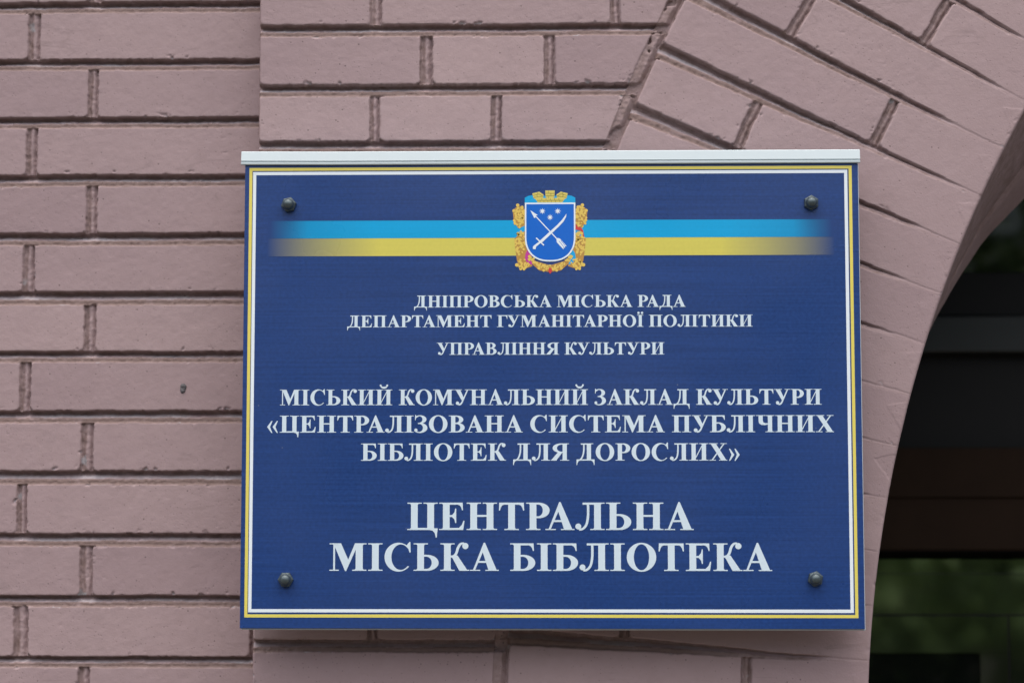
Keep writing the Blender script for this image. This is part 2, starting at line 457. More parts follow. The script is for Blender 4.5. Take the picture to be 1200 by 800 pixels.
zs = axis((1.302, 1.37, 0.004), (1.37, 1.475, 0.00125), (1.475, 2.06, 0.004), (2.06, 2.33, 0.00125), (2.33, 2.6, 0.004), (2.6, 3.39, 0.008))
xr = CX - np.sqrt(np.maximum(RO ** 2 - (zs - CZ) ** 2, 0.0001))
tt = np.linspace(0, 1, 430)
X = -.3985 + (xr[:, None] + .3985) * tt[None, :]
Z = np.repeat(zs[:, None], len(tt), 1)
rad = np.hypot(X - CX, Z - CZ)
w = course_wall(X, Z, pc, 200, clip=rad - 2.184 + 0.0015 * vn(X, Z, 0.03, 77))
near = np.clip((rad - RO) / 0.006, 0, 1)
rj = rad < 2.1845
w['depth'] = np.where(rj & (w['depth'] > .003), 0.0078 + 0.0012 * fbm(X, Z, 0.012, 812) + 0.0006 * vn(X, Z, 0.004, 813), w['depth'])
w['joint'] = np.where(rj, .85, w['joint']); w['chip_pale'] = np.where(rj, w['chip_pale'] * .3, w['chip_pale'])
w['depth'] = w['depth'] * near + 0.0078 * (1 - near)
ed = np.clip((0.0030 - (X + .3985)) / 0.0030, 0, 1)
w['depth'] += 0.0030 * (1 - np.sqrt(1 - ed * ed))
V, A = left_return(np.stack([X, YP + w['depth'], Z], -1), w, YL + 0.012)
grid_mesh('pier_wall', V, A, M_BRICK, facade)

# --- lower pier / jamb under the springing of the arch
xs = axis((-.3985, .401, 0.004)); zs = axis((0.0, 1.20, 0.006), (1.20, 1.302, 0.003))
X, Z = np.meshgrid(xs, zs)
w = course_wall(X, Z, pc, 200)
ed = np.clip((0.0030 - (X + .3985)) / 0.0030, 0, 1); w['depth'] += 0.0030 * (1 - np.sqrt(1 - ed * ed))
V, A = left_return(np.stack([X, YP + w['depth'], Z], -1), w, YL + 0.012)
grid_mesh('lower_pier', V, A, M_BRICK, facade)

# --- ring of voussoirs: polar sheet
STEP = R(2.367); A13 = R(3.83)             # radial joint 13 lies at 3.83 degrees
ph = np.concatenate([axis((0.0, R(2.2), .0018)), axis((R(2.2), R(35.5), .00066))[1:], axis((R(35.5), R(76), .0026))[1:]])
rr = np.concatenate([axis((RI, 1.76, .0012), (1.76, 1.83, .0016), (1.83, 2.06, .0013), (2.06, RO, .0012))])
RR, PH = np.meshgrid(rr, ph)
X, Z = CX - RR * np.cos(PH), CZ + RR * np.sin(PH)
seed = 300
rw = RR + 0.0007 * vn(X, Z, 0.010, seed + 41) + 0.0014 * vn(X, Z, 0.06, seed + 42)
q = (PH - A13) / STEP
kk = np.floor(q).astype(int)               # course above joint 13 is k=0
frac = q - kk
pitch = STEP * RR
zloc = frac * pitch + 0.0006 * vn(X, Z, 0.010, seed + 43) + 0.0011 * vn(X, Z, 0.08, seed + 44)
hj = np.clip((pitch - 0.0668) / 2, 0.0012, 0.02)
# the joint tapers to a hairline at the intrados
db, dt = zloc - hj, (pitch - hj) - zloc
odd = (kk % 2 != 0)                        # k=0 -> inner stretcher (joint at 2.018); odd -> joint at 1.856
jr = np.where(odd, 1.8562, 2.0175) + 0.002 * vn(kk * 3.3, kk * 1.7, 1.0, 5)
gj = 0.0068
inner = rw < jr
de_in = np.where(inner, rw - RI + 0.02, rw - (jr + gj))
de_out = np.where(inner, (jr - gj) - rw, (RO - 0.0025) - rw)
d = smin_edges(de_in, de_out, db, dt * 2.5)
inside = d > 0
wide = np.clip((2 * hj - 0.0015) / 0.0125, 0.0, 1.0)
below = dt < 0                              # upper part of the pitch belongs to joint above this course
s = np.where(below, 1 - (zloc - (pitch - hj)) / (2 * hj), 0.5 - zloc / (2 * hj))
s = np.clip(np.where(below, s, s), 0, 1)
fill = np.clip(0.5 + 1.3 * fbm(X, Z, 0.10, seed + 71) + (RR - 1.74) / 0.05, 0.10, 1)   # paint clogs the thin inner ends
hd = h_profile(s, X, Z, seed) * (0.25 + 0.75 * wide) * fill
t = np.clip((rw - (jr - gj)) / (2 * gj), 0, 1)
vd = v_profile(1 - t, X, Z, seed)
inh = (db < 0) | (dt < 0)
df, cf = face_relief(X, Z, np.maximum(d, 0), kk * 0.41 + inner * 0.2, kk * 0.77, seed)
soft = np.clip((RR - RI) / 0.06, 0.35, 1)
soften = np.where((d > 0) & (np.minimum(db, dt * 2.5) <= d + 1e-6) , 0.18 + 0.82 * np.clip(wide * fill, 0, 1), 1.0)
dep = np.where(inside, df * soften, np.where(inh, hd, vd))
end = (~inside) & (~inh) & (rw > RO - 0.01)
dep = np.where(end, 0.0078, dep)
near = np.clip((RO - RR) / 0.004, 0, 1)
dep = dep * near + 0.0078 * (1 - near)
ed = np.clip((0.0045 - (RR - RI)) / 0.0045, 0, 1)
dep = dep + 0.0045 * (1 - np.sqrt(1 - ed * ed)) + 0.0022 * np.clip(fbm(X, Z, 0.012, 931) - .3, 0, 1) * 3 * np.clip(1 - (RR - RI) / .008, 0, 1)
joint = np.where(inside, np.maximum(np.clip(0.35 - d / 0.004, 0, 0.35), np.clip(1.6 - dt / .0012, 0, 1.6) * np.clip(wide * fill + .2, 0, 1)), np.where(inh, bead_dust(s, X, Z, seed) * (0.25 + 0.75 * wide * fill), 1.0))  # voussoir top edges darkened in colour to hold back the lit rim
tone = np.where(inside, vn(kk * 7.7 + inner * 3.1, kk * 2.9, 0.9, seed + 51), 0) * 0.7
chp = np.where(inside, cf * 0.6, np.where(inh, bead_skylit(s, X, Z, seed) * wide, np.clip(fbm(X, Z, 0.018, seed + 61) - 0.34, 0, 1) * 2))
grid_mesh('arch_ring', np.stack([X, YP + dep, Z], -1), {'joint': joint, 'tone': tone, 'chip_pale': np.clip(chp, 0, 1)}, M_BRICK, facade, flip=True)
edge_y = YP + dep[:, 0]

# --- reveal (intrados) of the arch: two steps, leaning in towards the crown
angs = np.array([-12, 8, 12, 18, 22, 25, 28, 33, 45, 80.])
rb = np.array([1.697, 1.697, 1.690, 1.668, 1.652, 1.638, 1.612, 1.570, 1.500, 1.45])
def back_r(p): return np.interp(np.degrees(p), angs, rb)
prof = [0.0, 0.1, 0.25, 0.4, 0.53, 0.57, 0.585, 0.605, 0.63, 0.70, 0.8, 0.9, 1.0]
dip = [0, 0, 0, 0, 0, 0.002, 0.006, 0.006, 0.001, 0, 0, 0, 0]
YB = 0.305
rows = []
phr = ph[::3]; ey = edge_y[::3]
for f_, g_ in zip(prof, dip):
    r_ = RI + (back_r(phr) - RI) * f_ + g_
    x_, z_ = CX - r_ * np.cos(phr), CZ + r_ * np.sin(phr)
    rows.append(np.stack([x_, ey + (YB - ey) * f_, z_], -1))
V = np.stack(rows, 1)
jn = np.full(V.shape[:2], 0.95); jn[:, 5:8] = 1.0; jn[:, 9:] = 0.55
V[:, 1:, 0] += 0.0008 * vn(V[:, 1:, 2], V[:, 1:, 1], 0.02, 55)
grid_mesh('arch_reveal', V, {'joint': jn, 'tone': np.zeros(jn.shape), 'chip_pale': np.zeros(jn.shape)}, M_BRICK, facade)
# straight part of the reveal below the springing
bm = bmesh.new(); add_box(bm, .36, .4009, YP + .008, YB, 0.0, 1.3015, 0.003)
o = bm_obj('jamb_reveal', bm, M_BRICK, facade)

# --- plugged hole in the recessed wall
bm = bmesh.new()
for k in range(7):
    a = k / 7 * 2 * math.pi
    bmesh.ops.create_icosphere(bm, subdivisions=2, radius=0.0020 + 0.0008 * (k % 3),
        matrix=Matrix.Translation((-.5055 + 0.0022 * math.cos(a) * (1 + .3 * (k % 2)), YL + 0.0004, 1.7748 + 0.0034 * math.sin(a))))
bmesh.ops.create_icosphere(bm, subdivisions=2, radius=0.0033, matrix=Matrix.Translation((-.5052, YL + .0008, 1.7748)))
plug = bm_obj('wall_plug', bm, simple('grey_plug', (0.105, 0.10, 0.105), .8, noise=.5, nscale=300), facade, True)
plug['label'] = 'small grey plugged screw hole in the left wall'

FS = 1.00955
facade.scale = (FS, 1, FS); facade.location = (-0.39 * FS, 0.070, 1.6 * (1 - FS))

# ------------------------------------------------------------------ porch behind the arch
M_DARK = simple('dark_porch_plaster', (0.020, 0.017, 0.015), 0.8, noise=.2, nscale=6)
M_BROWN = simple('dark_brown_timber', (0.020, 0.0115, 0.007), 0.7, noise=.25, nscale=14, spec=.08)
M_BLACK = simple('black_panel', (0.006, 0.006, 0.006), 0.55, spec=.2)
M_GLASS = simple('dark_door_glass', (0.003, 0.004, 0.004), 0.03, spec=0.5, ior=4.0)
M_PANE = simple('clear_dark_glass', (0.003, 0.004, 0.0035), 0.03, spec=0.5, ior=1.5)
M_TRANSOM = simple('transom_glass_dark', (0.002, 0.0025, 0.003), 0.03, spec=0.5, ior=1.75)
M_LEAF = simple('glossy_dark_green_paint', (0.005, 0.007, 0.005), 0.05, spec=0.5, ior=4.0, noise=.1, nscale=5)
M_RAIL = simple('dark_grey_steel', (0.013, 0.016, 0.0155), 0.45, spec=.4)
YB = 0.332
porch = empty('entrance_porch', (2.098, YB, 0))
tag(porch, 'dark unlit recess behind the brick arch', 'porch')
YD = 0.95
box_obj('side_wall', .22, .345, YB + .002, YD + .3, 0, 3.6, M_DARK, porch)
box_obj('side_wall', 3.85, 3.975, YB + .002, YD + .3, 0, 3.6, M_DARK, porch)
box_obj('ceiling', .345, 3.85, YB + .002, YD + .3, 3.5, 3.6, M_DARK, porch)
# spandrel behind the ring that closes the porch above the inner arch
n = 60
a_ = np.linspace(0, math.pi / 2, n)
bm = bmesh.new()
def ring_r(p): return float(back_r(np.array([p]))[0]) if p < R(76) else 1.45
pts = [(CX - ring_r(p) * math.cos(p), CZ + ring_r(p) * math.sin(p)) for p in a_]
prev = None
for (x_, z_) in pts:
    v0 = bm.verts.new((x_, YB + .001, z_)); v1 = bm.verts.new((x_ - .02, YB + .001, 3.6)) ; v2 = bm.verts.new((x_, YB + .05, z_))
    if prev:
        bm.faces.new((prev[0], v0, v1, prev[1])); bm.faces.new((prev[0], prev[2], v2, v0))
    prev = (v0, v1, v2)
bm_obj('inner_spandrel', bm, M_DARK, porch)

door = empty('entrance_door', (2.1, YD, 0))
tag(door, 'dark glazed entrance door with brown transom beam inside the brick arch', 'door')
x0, x1 = .35, 3.845
box_obj('head_panel', x0, x1, YD - .01, YD + .05, 2.1704, 3.49, M_BLACK, door)
box_obj('transom_glass', x0, x1, YD + .01, YD + .02, 2.0330, 2.1700, M_TRANSOM, door)
box_obj('upper_frame', x0, x1, YD - .012, YD + .05, 1.9539, 2.0326, M_BLACK, door, .003)
box_obj('steel_rail', x0, x1, YD - .03, YD + .05, 1.8888, 1.9535, M_RAIL, door, .004)
box_obj('upper_panel', x0, x1, YD, YD + .05, 1.7230, 1.8884, M_BLACK, door)
b = box_obj('transom_beam', x0, x1, YD - .035, YD + .05, 1.5436, 1.7226, M_BROWN, door, .005)
box_obj('beam_board', x0, x1, YD - .040, YD - .0355, 1.636, 1.7215, M_BROWN, b, .002)
box_obj('shadow_gap', x0, x1, YD + .03, YD + .05, 1.5290, 1.5432, M_BLACK, door)
box_obj('glass_strip', x0, x1, YD + .006, YD + .018, 1.5040, 1.5287, M_GLASS, door)
for i in range(4):
    dx0 = .35 + i * .875
    bm = bmesh.new()
    # leaf: boards with fine seams round one glazed light, on a dark core so that the seams read as thin lines
    sm = .0035
    if i == 0: gx0, gx1, vx = .40, .736, .785
    else: gx0, gx1, vx = dx0 + .10, dx0 + .70, dx0 + .76
    add_box(bm, dx0, dx0 + .87, YD, YD + .04, 1.4337, 1.5030)
    add_box(bm, vx + sm, dx0 + .87, YD, YD + .04, 0.02, 1.4302)
    add_box(bm, dx0, vx, YD, YD + .04, 1.3664, 1.4302)
    add_box(bm, gx1, vx, YD, YD + .04, 0.02, 1.3660)
    add_box(bm, dx0, gx0, YD, YD + .04, 0.02, 1.3660)
    add_box(bm, gx0 + .0003, gx1 - .0003, YD, YD + .04, 0.02, .25)
    lf = bm_obj('door_leaf', bm, M_LEAF, door)
    box_obj('glass_pane', gx0 + .0004, gx1 - .0004, YD + .004, YD + .012, .2504, 1.3658, M_PANE, lf)
    bm = bmesh.new()
    add_box(bm, dx0, dx0 + .87, YD + .0012, YD + .03, 1.4304, 1.4335)
    add_box(bm, vx + .0002, vx + sm - .0002, YD + .0012, YD + .03, 0.02, 1.4300)
    bm_obj('seam_strip', bm, M_BLACK, lf)
box_obj('seam_strip', x0, x1, YD + .0012, YD + .03, 1.5032, 1.5039, M_BLACK, door)
box_obj('backing_panel', x0, x1, YD + .052, YD + .07, 0.0, 3.49, M_BLACK, door)

# ------------------------------------------------------------------ ground in front
M_PAVE = simple('grey_paving', (0.105, 0.090, 0.075), 0.85, noise=.2, nscale=3)
bm = bmesh.new()
vs = [bm.verts.new(p) for p in ((-150, -200, 0), (150, -200, 0), (150, 40, 0), (-150, 40, 0))]
bm.faces.new(vs)
tag(bm_obj('pavement', bm, M_PAVE), kind='structure')

# ------------------------------------------------------------------ the sign
sign = empty('information_sign', (-.0085, 0.0, 1.459))
tag(sign, 'navy blue library sign with white lettering and metal cap bolted to the brick pier', 'sign')
SX0, SX1, SZ0, SZ1 = -.4086, .3922, 1.4592, 2.0620
box_obj('sign_panel', SX0, SX1, 0.0, 0.004, SZ0, SZ1, M_BLUE, sign, .0006)
box_obj('sign_box', SX0 + .0008, SX1 + .0015, .0042, .034, SZ0 - .0020, SZ1 - .001, M_TRAY, sign, .0012)
for (a, b_) in ((-.30, -.24), (.16, .22)):
    box_obj('wall_bracket', a, b_, .034, .076, 1.56, 1.95, M_TRAY, sign)

# cap rail: extruded profile with a groove
prof = [(-.0004, 2.0606), (-.0024, 2.0602), (-.0036, 2.0614), (-.0036, 2.0636), (-.0022, 2.0642), (-.0022, 2.0650), (-.0036, 2.0656), (-.0016, 2.0772), (.0004, 2.0786),
        (.036, 2.0815), (.036, 2.0640), (-.0004, 2.0640)]
bm = bmesh.new()
xsn = [-.4135, -.30, -.1, .1, .30, .3948]
rings = []
for x_ in xsn:
    rings.append([bm.verts.new((x_, y_, z_ + (.0006 if x_ in (xsn[0],) else 0))) for y_, z_ in prof])
for a, b_ in zip(rings[:-1], rings[1:]):
    for i in range(len(prof)):
        j = (i + 1) % len(prof)
        bm.faces.new((a[i], a[j], b_[j], b_[i]))
bm.faces.new(rings[0]); bm.faces.new(rings[-1][::-1])
bmesh.ops.recalc_face_normals(bm, faces=bm.faces)
bm_obj('cap_rail', bm, M_ALU, sign)

LAY = 0.00012
def frame_obj(name, xo0, xo1, zo0, zo1, t, y, mat):
    bm = bmesh.new()
    o_ = [(xo0, zo0), (xo1, zo0), (xo1, zo1), (xo0, zo1)]; i_ = [(xo0 + t, zo0 + t), (xo1 - t, zo0 + t), (xo1 - t, zo1 - t), (xo0 + t, zo1 - t)]
    vo = [bm.verts.new((x, y, z)) for x, z in o_]; vi = [bm.verts.new((x, y, z)) for x, z in i_]
    for k in range(4):
        j = (k + 1) % 4
        bm.faces.new((vo[k], vo[j], vi[j], vi[k]))
    return bm_obj(name, bm, mat, sign)
frame_obj('yellow_border', -.4029, .3841, 1.4733, 2.0572, .0040, -LAY, M_YELLOW)
frame_obj('white_border', -.3980, .3784, 1.4798, 2.0518, .0042, -LAY, M_WHITE)

def quad_obj(name, x0, x1, z0, z1, y, mat, parent, org=None):
    bm = bmesh.new()
    bm.faces.new([bm.verts.new(p) for p in ((x0, y, z0), (x1, y, z0), (x1, y, z1), (x0, y, z1))])
    return bm_obj(name, bm, mat, parent)
ACX = -.0088
for nm, z0, z1, mt in (('blue_stripe', 1.9639, 1.9869, M_ST_BLUE), ('yellow_stripe', 1.9404, 1.9637, M_ST_YEL)):
    o = quad_obj(nm, -.369, .369, z0, z1, -LAY, mt, sign)
    o.location.x = ACX                      # keeps the fade symmetric about the artwork's own centre

# ------------------------------------------------------------------ lettering: bold roman capitals drawn stroke by stroke
SER, BR, TH = 25, 38, 46
def arc(cx, cy, rx, ry, a0, a1, n=14):
    return [(cx + rx * math.cos(R(a0 + (a1 - a0) * i / n)), cy + ry * math.sin(R(a0 + (a1 - a0) * i / n))) for i in range(n + 1)]
def vstem(a, b, bot=None, top=None, y0=0, y1=662):
    p = []
    if bot:
        l, r = bot
        p += [(l, y0), (r, y0)]
        if r > b + 5:
            q = min(BR, r - b); p += [(r, y0 + SER)] + arc(b + q, y0 + SER + q, q, q, 270, 180, 6)
    else: p += [(a, y0), (b, y0)]
    if top:
        l, r = top
        if r > b + 5:
            q = min(BR, r - b); p += arc(b + q, y1 - SER - q, q, q, 180, 90, 6) + [(r, y1 - SER)]
        p += [(r, y1), (l, y1)]
        if l < a - 5:
            q = min(BR, a - l); p += [(l, y1 - SER)] + arc(a - q, y1 - SER - q, q, q, 90, 0, 6)
    else: p += [(b, y1), (a, y1)]
    if bot:
        l, r = bot
        if l < a - 5:
            q = min(BR, a - l); p += arc(a - q, y0 + SER + q, q, q, 0, -90, 6) + [(l, y0 + SER)]
    return ('p', p)
def rect(a, b, c, d): return ('p', [(a, c), (b, c), (b, d), (a, d)])
def poly(*p): return ('p', list(p))
def flipx(it, w): return ('p', [(w - x, y) for x, y in it[1]][::-1]) if it[0] == 'p' else ('s', [(w - x, y) for x, y in it[1]], [(w - x, y) for x, y in it[2]])
def disc(x, y, r): return ('p', arc(x, y, r, r, 0, 340, 17))
def bowl(xl, xm, xr, yt, yb, thick, thin, n=22):
    cy, ry = (yt + yb) / 2, (yt - yb) / 2
    o = [(xl, yt)] + arc(xm, cy, xr - xm, ry, 90, -90, n) + [(xl, yb)]
    xi = xm - 15
    i = [(xl, yt - thin)] + arc(xi, cy, xr - thick - xi, ry - thin, 90, -90, n) + [(xl, yb + thin)]
    return ('s', o, i)
def stroke(pts, wid, n=6):
    P = []; W = []
    q = [pts[0]] + list(pts) + [pts[-1]]; w = [wid[0]] + list(wid) + [wid[-1]]
    for k in range(1, len(q) - 2):
        for i in range(n):
            t = i / n
            f = lambda a, b, c, d: .5 * (2 * b + (c - a) * t + (2 * a - 5 * b + 4 * c - d) * t * t + (3 * b - a - 3 * c + d) * t ** 3)
            P.append((f(*[q[k + m][0] for m in (-1, 0, 1, 2)]), f(*[q[k + m][1] for m in (-1, 0, 1, 2)]))); W.append(w[k] * (1 - t) + w[k + 1] * t)
    P.append(pts[-1]); W.append(wid[-1])
    A, B = [], []
    for i, (x, y) in enumerate(P):
        a, b = P[max(i - 1, 0)], P[min(i + 1, len(P) - 1)]
        dx, dy = b[0] - a[0], b[1] - a[1]; l = math.hypot(dx, dy) or 1
        A.append((x - dy / l * W[i] / 2, y + dx / l * W[i] / 2)); B.append((x + dy / l * W[i] / 2, y - dx / l * W[i] / 2))
    return ('s', A, B)
def spike_r(x, yt=662, yb=478):                # right end of a top arm
    return poly((x - 175, yt - TH), (x - 175, yt), (x - 6, yt), (x, yb), (x - 24, yb), (x - 44, yb + 70), (x - 80, yt - 68), (x - 125, yt - TH - 3))
LS = lambda b=True, t=True: vstem(108, 272, (18, 368) if b else (18, 272), (18, 368) if t else (18, 272))
def RS(w): return vstem(w - 272, w - 108, (w - 368, w - 18), (w - 368, w - 18))
G = {}
G['І'] = (389, [vstem(113, 277, (20, 370), (20, 370))])
G['Ї'] = (389, G['І'][1] + [disc(98, 775, 66), disc(292, 775, 66)])
G['Н'] = (778, [LS(), RS(778), rect(270, 508, 318, 364)])
G['П'] = (778, [LS(), RS(778), rect(270, 508, 612, 662)])
G['Ц'] = (779, [LS(), RS(778), rect(270, 508, 0, 50), poly((560, 0), (640, -22), (690, -80), (712, -185), (738, -185), (760, 40), (560, 40))])
G['И'] = (778, [LS(), RS(778), poly((268, 70), (508, 520), (508, 592), (268, 142))])
breve = [stroke([(238, 838), (290, 770), (389, 742), (488, 770), (540, 838)], [40, 70, 84, 70, 40]), disc(245, 838, 42), disc(533, 838, 42)]
G['Й'] = (778, G['И'][1] + breve)
G['Л'] = (742, [vstem(470, 634, (376, 726), (376, 726)), rect(190, 470, 612, 662),
               stroke([(322, 640), (326, 460), (316, 270), (276, 115), (195, 28), (105, 6)], [58, 60, 60, 58, 54, 46]), disc(86, 84, 72)])
G['Д'] = (730, [vstem(415, 579, None, (330, 672)), rect(185, 420, 612, 662), rect(16, 714, 0, 46),
               stroke([(300, 640), (302, 470), (285, 280), (225, 110), (150, 30)], [58, 60, 60, 58, 56]),
               poly((16, 40), (16, -175), (40, -175), (58, -85), (100, -22), (160, 0), (160, 40)),
               poly((714, 40), (570, 40), (570, 0), (630, -22), (672, -85), (690, -175), (714, -175))])
G['А'] = (722, [poly((84, 15), (136, 15), (392, 600), (366, 676), (345, 676)), poly((345, 676), (378, 676), (664, 15), (462, 15), (305, 500)),
               rect(180, 505, 192, 238), rect(9, 262, 0, SER), rect(386, 714, 0, SER)])
G['М'] = (944, [poly((110, 12), (154, 12), (154, 640), (110, 640)), poly((112, 662), (300, 662), (500, 212), (425, -8), (400, -8)),
               poly((402, -8), (426, -8), (680, 556), (680, 662), (640, 662), (452, 210)),
               vstem(658, 832, (574, 924), (640, 924)), rect(18, 250, 0, SER), rect(18, 240, 662 - SER, 662)])
G['К'] = (730, [LS(), stroke([(262, 345), (345, 352), (408, 425), (452, 560), (515, 645), (600, 668)], [44, 60, 64, 64, 56, 36]), disc(628, 596, 76),
               poly((265, 335), (365, 378), (438, 368), (672, 22), (470, 22), (318, 300)), rect(478, 722, 0, SER)])
G['У'] = (709, [poly((70, 645), (270, 645), (436, 285), (352, 170)), stroke([(592, 645), (400, 225), (345, 110), (280, 32), (190, 6)], [52, 58, 66, 70, 50]),
               disc(152, 78, 74), rect(8, 350, 662 - SER, 662), rect(470, 702, 662 - SER, 662)])
G['Х'] = (722, [poly((70, 645), (272, 645), (672, 18), (466, 18)), poly((556, 645), (612, 645), (158, 18), (98, 18)),
               rect(14, 345, 662 - SER, 662), rect(446, 700, 662 - SER, 662), rect(18, 272, 0, SER), rect(388, 710, 0, SER)])
G['В'] = (667, [LS(False, False), bowl(265, 330, 580, 662, 338, 165, TH), bowl(265, 345, 634, 372, 0, 172, TH)])
G['Р'] = (611, [LS(True, False), bowl(265, 330, 594, 662, 285, 168, TH)])
G['Ь'] = (652, [LS(False, True), bowl(265, 345, 630, 385, 0, 170, TH)])
G['Б'] = (652, [LS(False, False), rect(265, 440, 612, 662), spike_r(596), bowl(265, 345, 630, 385, 0, 170, TH)])
G['Г'] = (600, [LS(True, False), rect(265, 425, 612, 662), spike_r(586, yb=455)])
G['Е'] = (667, [LS(False, False), rect(265, 430, 612, 662), spike_r(596), rect(265, 370, 314, 360),
               poly((432, 520), (408, 520), (388, 430), (330, 360), (330, 314), (388, 250), (408, 168), (432, 168)),
               poly((265, 0), (604, 0), (634, 222), (608, 222), (570, 125), (500, 50), (265, 48))])
G['Т'] = (667, [vstem(252, 416, (158, 510), None), rect(170, 500, 612, 662), spike_r(640, yb=468), flipx(spike_r(640, yb=468), 667)])
G['Ч'] = (735, [poly((108, 640), (272, 640), (272, 440), (300, 375), (380, 345), (470, 352), (470, 306), (360, 272), (220, 282), (130, 345), (108, 440)),
               rect(18, 365, 662 - SER, 662), vstem(466, 630, (372, 722), (372, 722))])
G['Я'] = (735, [flipx(LS(True, False), 735), flipx(bowl(265, 330, 660, 662, 300, 168, TH), 735), poly((290, 330), (470, 330), (225, 15), (20, 15)), rect(8, 240, 0, SER)])
ring_o, ring_i = arc(389, 328, 358, 348, 0, 360, 48), arc(389, 328, 186, 312, 0, 360, 48)
G['О'] = (778, [('s', ring_o, ring_i)])
G['С'] = (722, [('s', arc(372, 328, 342, 348, 38, 320, 40), arc(428, 328, 230, 308, 42, 316, 40)),
               poly((634, 692), (660, 692), (668, 440), (640, 440), (606, 545), (560, 600), (590, 640))])
G['З'] = (545, [('s', arc(238, 512, 240, 164, 140, -90, 24), arc(212, 512, 110, 124, 140, -90, 24)),
               ('s', arc(228, 178, 288, 197, 90, -140, 24), arc(196, 178, 146, 155, 90, -140, 24)), rect(150, 238, 334, 374),
               poly((40, 690), (64, 690), (92, 640), (120, 600), (70, 560), (58, 480), (34, 480)), disc(72, 92, 62)])
def chev(x): return poly((x, 222), (x + 165, 455), (x + 208, 455), (x + 112, 222), (x + 208, -12), (x + 165, -12))
G['«'] = (500, [chev(28), chev(238)])
G['»'] = (500, [flipx(chev(28), 500), flipx(chev(238), 500)])
KERN = {'РА': -130, 'ТА': -70, 'АТ': -60, 'ГУ': -40, 'УЛ': -50, 'ТУ': 0, 'РД': -60, 'КУ': -20, 'УП': -20, 'АУ': -60, 'УБ': -30, 'УН': -30, 'ЛЬ': 0}

def text_line(txt, xl, xr, base, cap):
    pen, prev, items = 0, '', []
    for ch in txt:
        if ch == ' ': pen += 250; prev = ''; continue
        pen += KERN.get(prev + ch, 0)
        items.append((pen, ch)); pen += G[ch][0]; prev = ch
    allx = [x0_ + p[0] for x0_, ch in items for it in G[ch][1] for p in it[1]]
    mn, mx_ = min(allx), max(allx)
    sx = (xr - xl) / (mx_ - mn); sy = cap / 662
    bm = bmesh.new()
    for x0_, ch in items:
        for n_, it in enumerate(G[ch][1]):
            y = -LAY - 0.00004 * (n_ + 1)
            T = lambda p: bm.verts.new((xl + (x0_ + p[0] - mn) * sx, y, base + p[1] * sy))
            if it[0] == 'p':
                if len(it[1]) > 2: bm.faces.new([T(p) for p in it[1]])
            else:
                A_, B_ = [T(p) for p in it[1]], [T(p) for p in it[2]]
                for k in range(len(A_) - 1): bm.faces.new((A_[k], A_[k + 1], B_[k + 1], B_[k]))
    bmesh.ops.recalc_face_normals(bm, faces=bm.faces)
    o = bm_obj('text_line', bm, M_LETTER, sign)
    o['label'] = 'white line of lettering reading ' + txt
    return o
for a in (('ДНІПРОВСЬКА МІСЬКА РАДА', -.1858, .1670, 1.8730, .0155), ('ДЕПАРТАМЕНТ ГУМАНІТАРНОЇ ПОЛІТИКИ', -.2729, .2533, 1.8472, .0154),
          ('УПРАВЛІННЯ КУЛЬТУРИ', -.1562, .1390, 1.8112, .0157), ('МІСЬКИЙ КОМУНАЛЬНИЙ ЗАКЛАД КУЛЬТУРИ', -.3597, .3411, 1.7460, .0201),
          ('«ЦЕНТРАЛІЗОВАНА СИСТЕМА ПУБЛІЧНИХ', -.3760, .3564, 1.7106, .0218), ('БІБЛІОТЕК ДЛЯ ДОРОСЛИХ»', -.2538, .2350, 1.6742, .0221),
          ('ЦЕНТРАЛЬНА', -.1935, .1751, 1.5852, .0350), ('МІСЬКА БІБЛІОТЕКА', -.2936, .2750, 1.5330, .0351)):
    text_line(*a)

# ------------------------------------------------------------------ coat of arms (printed, so a stack of thin layers)
arms = empty('coat_of_arms', (ACX, -.0002, 1.9734)); arms.parent = sign
arms.matrix_parent_inverse = Matrix.Translation(sign.location).inverted()
K = 0.001116
CU, CV = 644.6, 270.0
def art(name, shapes, mat, layer, parent=None):
    """shapes: point lists in artwork units"""
    bm = bmesh.new(); y = -LAY - 0.00006 * layer
    for n_, s_ in enumerate(shapes):
        bm.faces.new([bm.verts.new((ACX + (u - CU) * K, y - 0.000004 * (n_ % 12), 1.9734 - (v - CV) * K)) for u, v in s_])
    bmesh.ops.recalc_face_normals(bm, faces=bm.faces)
    me = bpy.data.meshes.new(name); bm.to_mesh(me); bm.free(); me.materials.append(mat)
    o = bpy.data.objects.new(name, me); COL.objects.link(o); o.parent = arms
    o.matrix_parent_inverse = Matrix.Translation(Vector((ACX, -.0002, 1.9734))).inverted()
    return o
def mir(s_): return [(2 * CU - u, v) for u, v in s_][::-1]
def dsc(u, v, r, n=9, e=1.0, rot=0.0):
    out = []
    for i in range(n):
        a = 2 * math.pi * i / n; x, y = r * math.cos(a), r * e * math.sin(a)
        out.append((u + x * math.cos(rot) - y * math.sin(rot), v + x * math.sin(rot) + y * math.cos(rot)))
    return out
def shield(inset, bot):
    l, r, t = 615.1 + inset, 674.2 - inset, 237.3 + inset
    cu, ru = (l + r) / 2, (r - l) / 2
    vs_, rv = 278.0, bot - inset - 278.0
    out = [(l, t), (r, t)]
    for i in range(25):
        a = math.pi * i / 24
        sgn = math.cos(a); out.append((cu + ru * math.copysign(abs(sgn) ** .82, sgn), vs_ + rv * math.sin(a) ** .92))
    return out
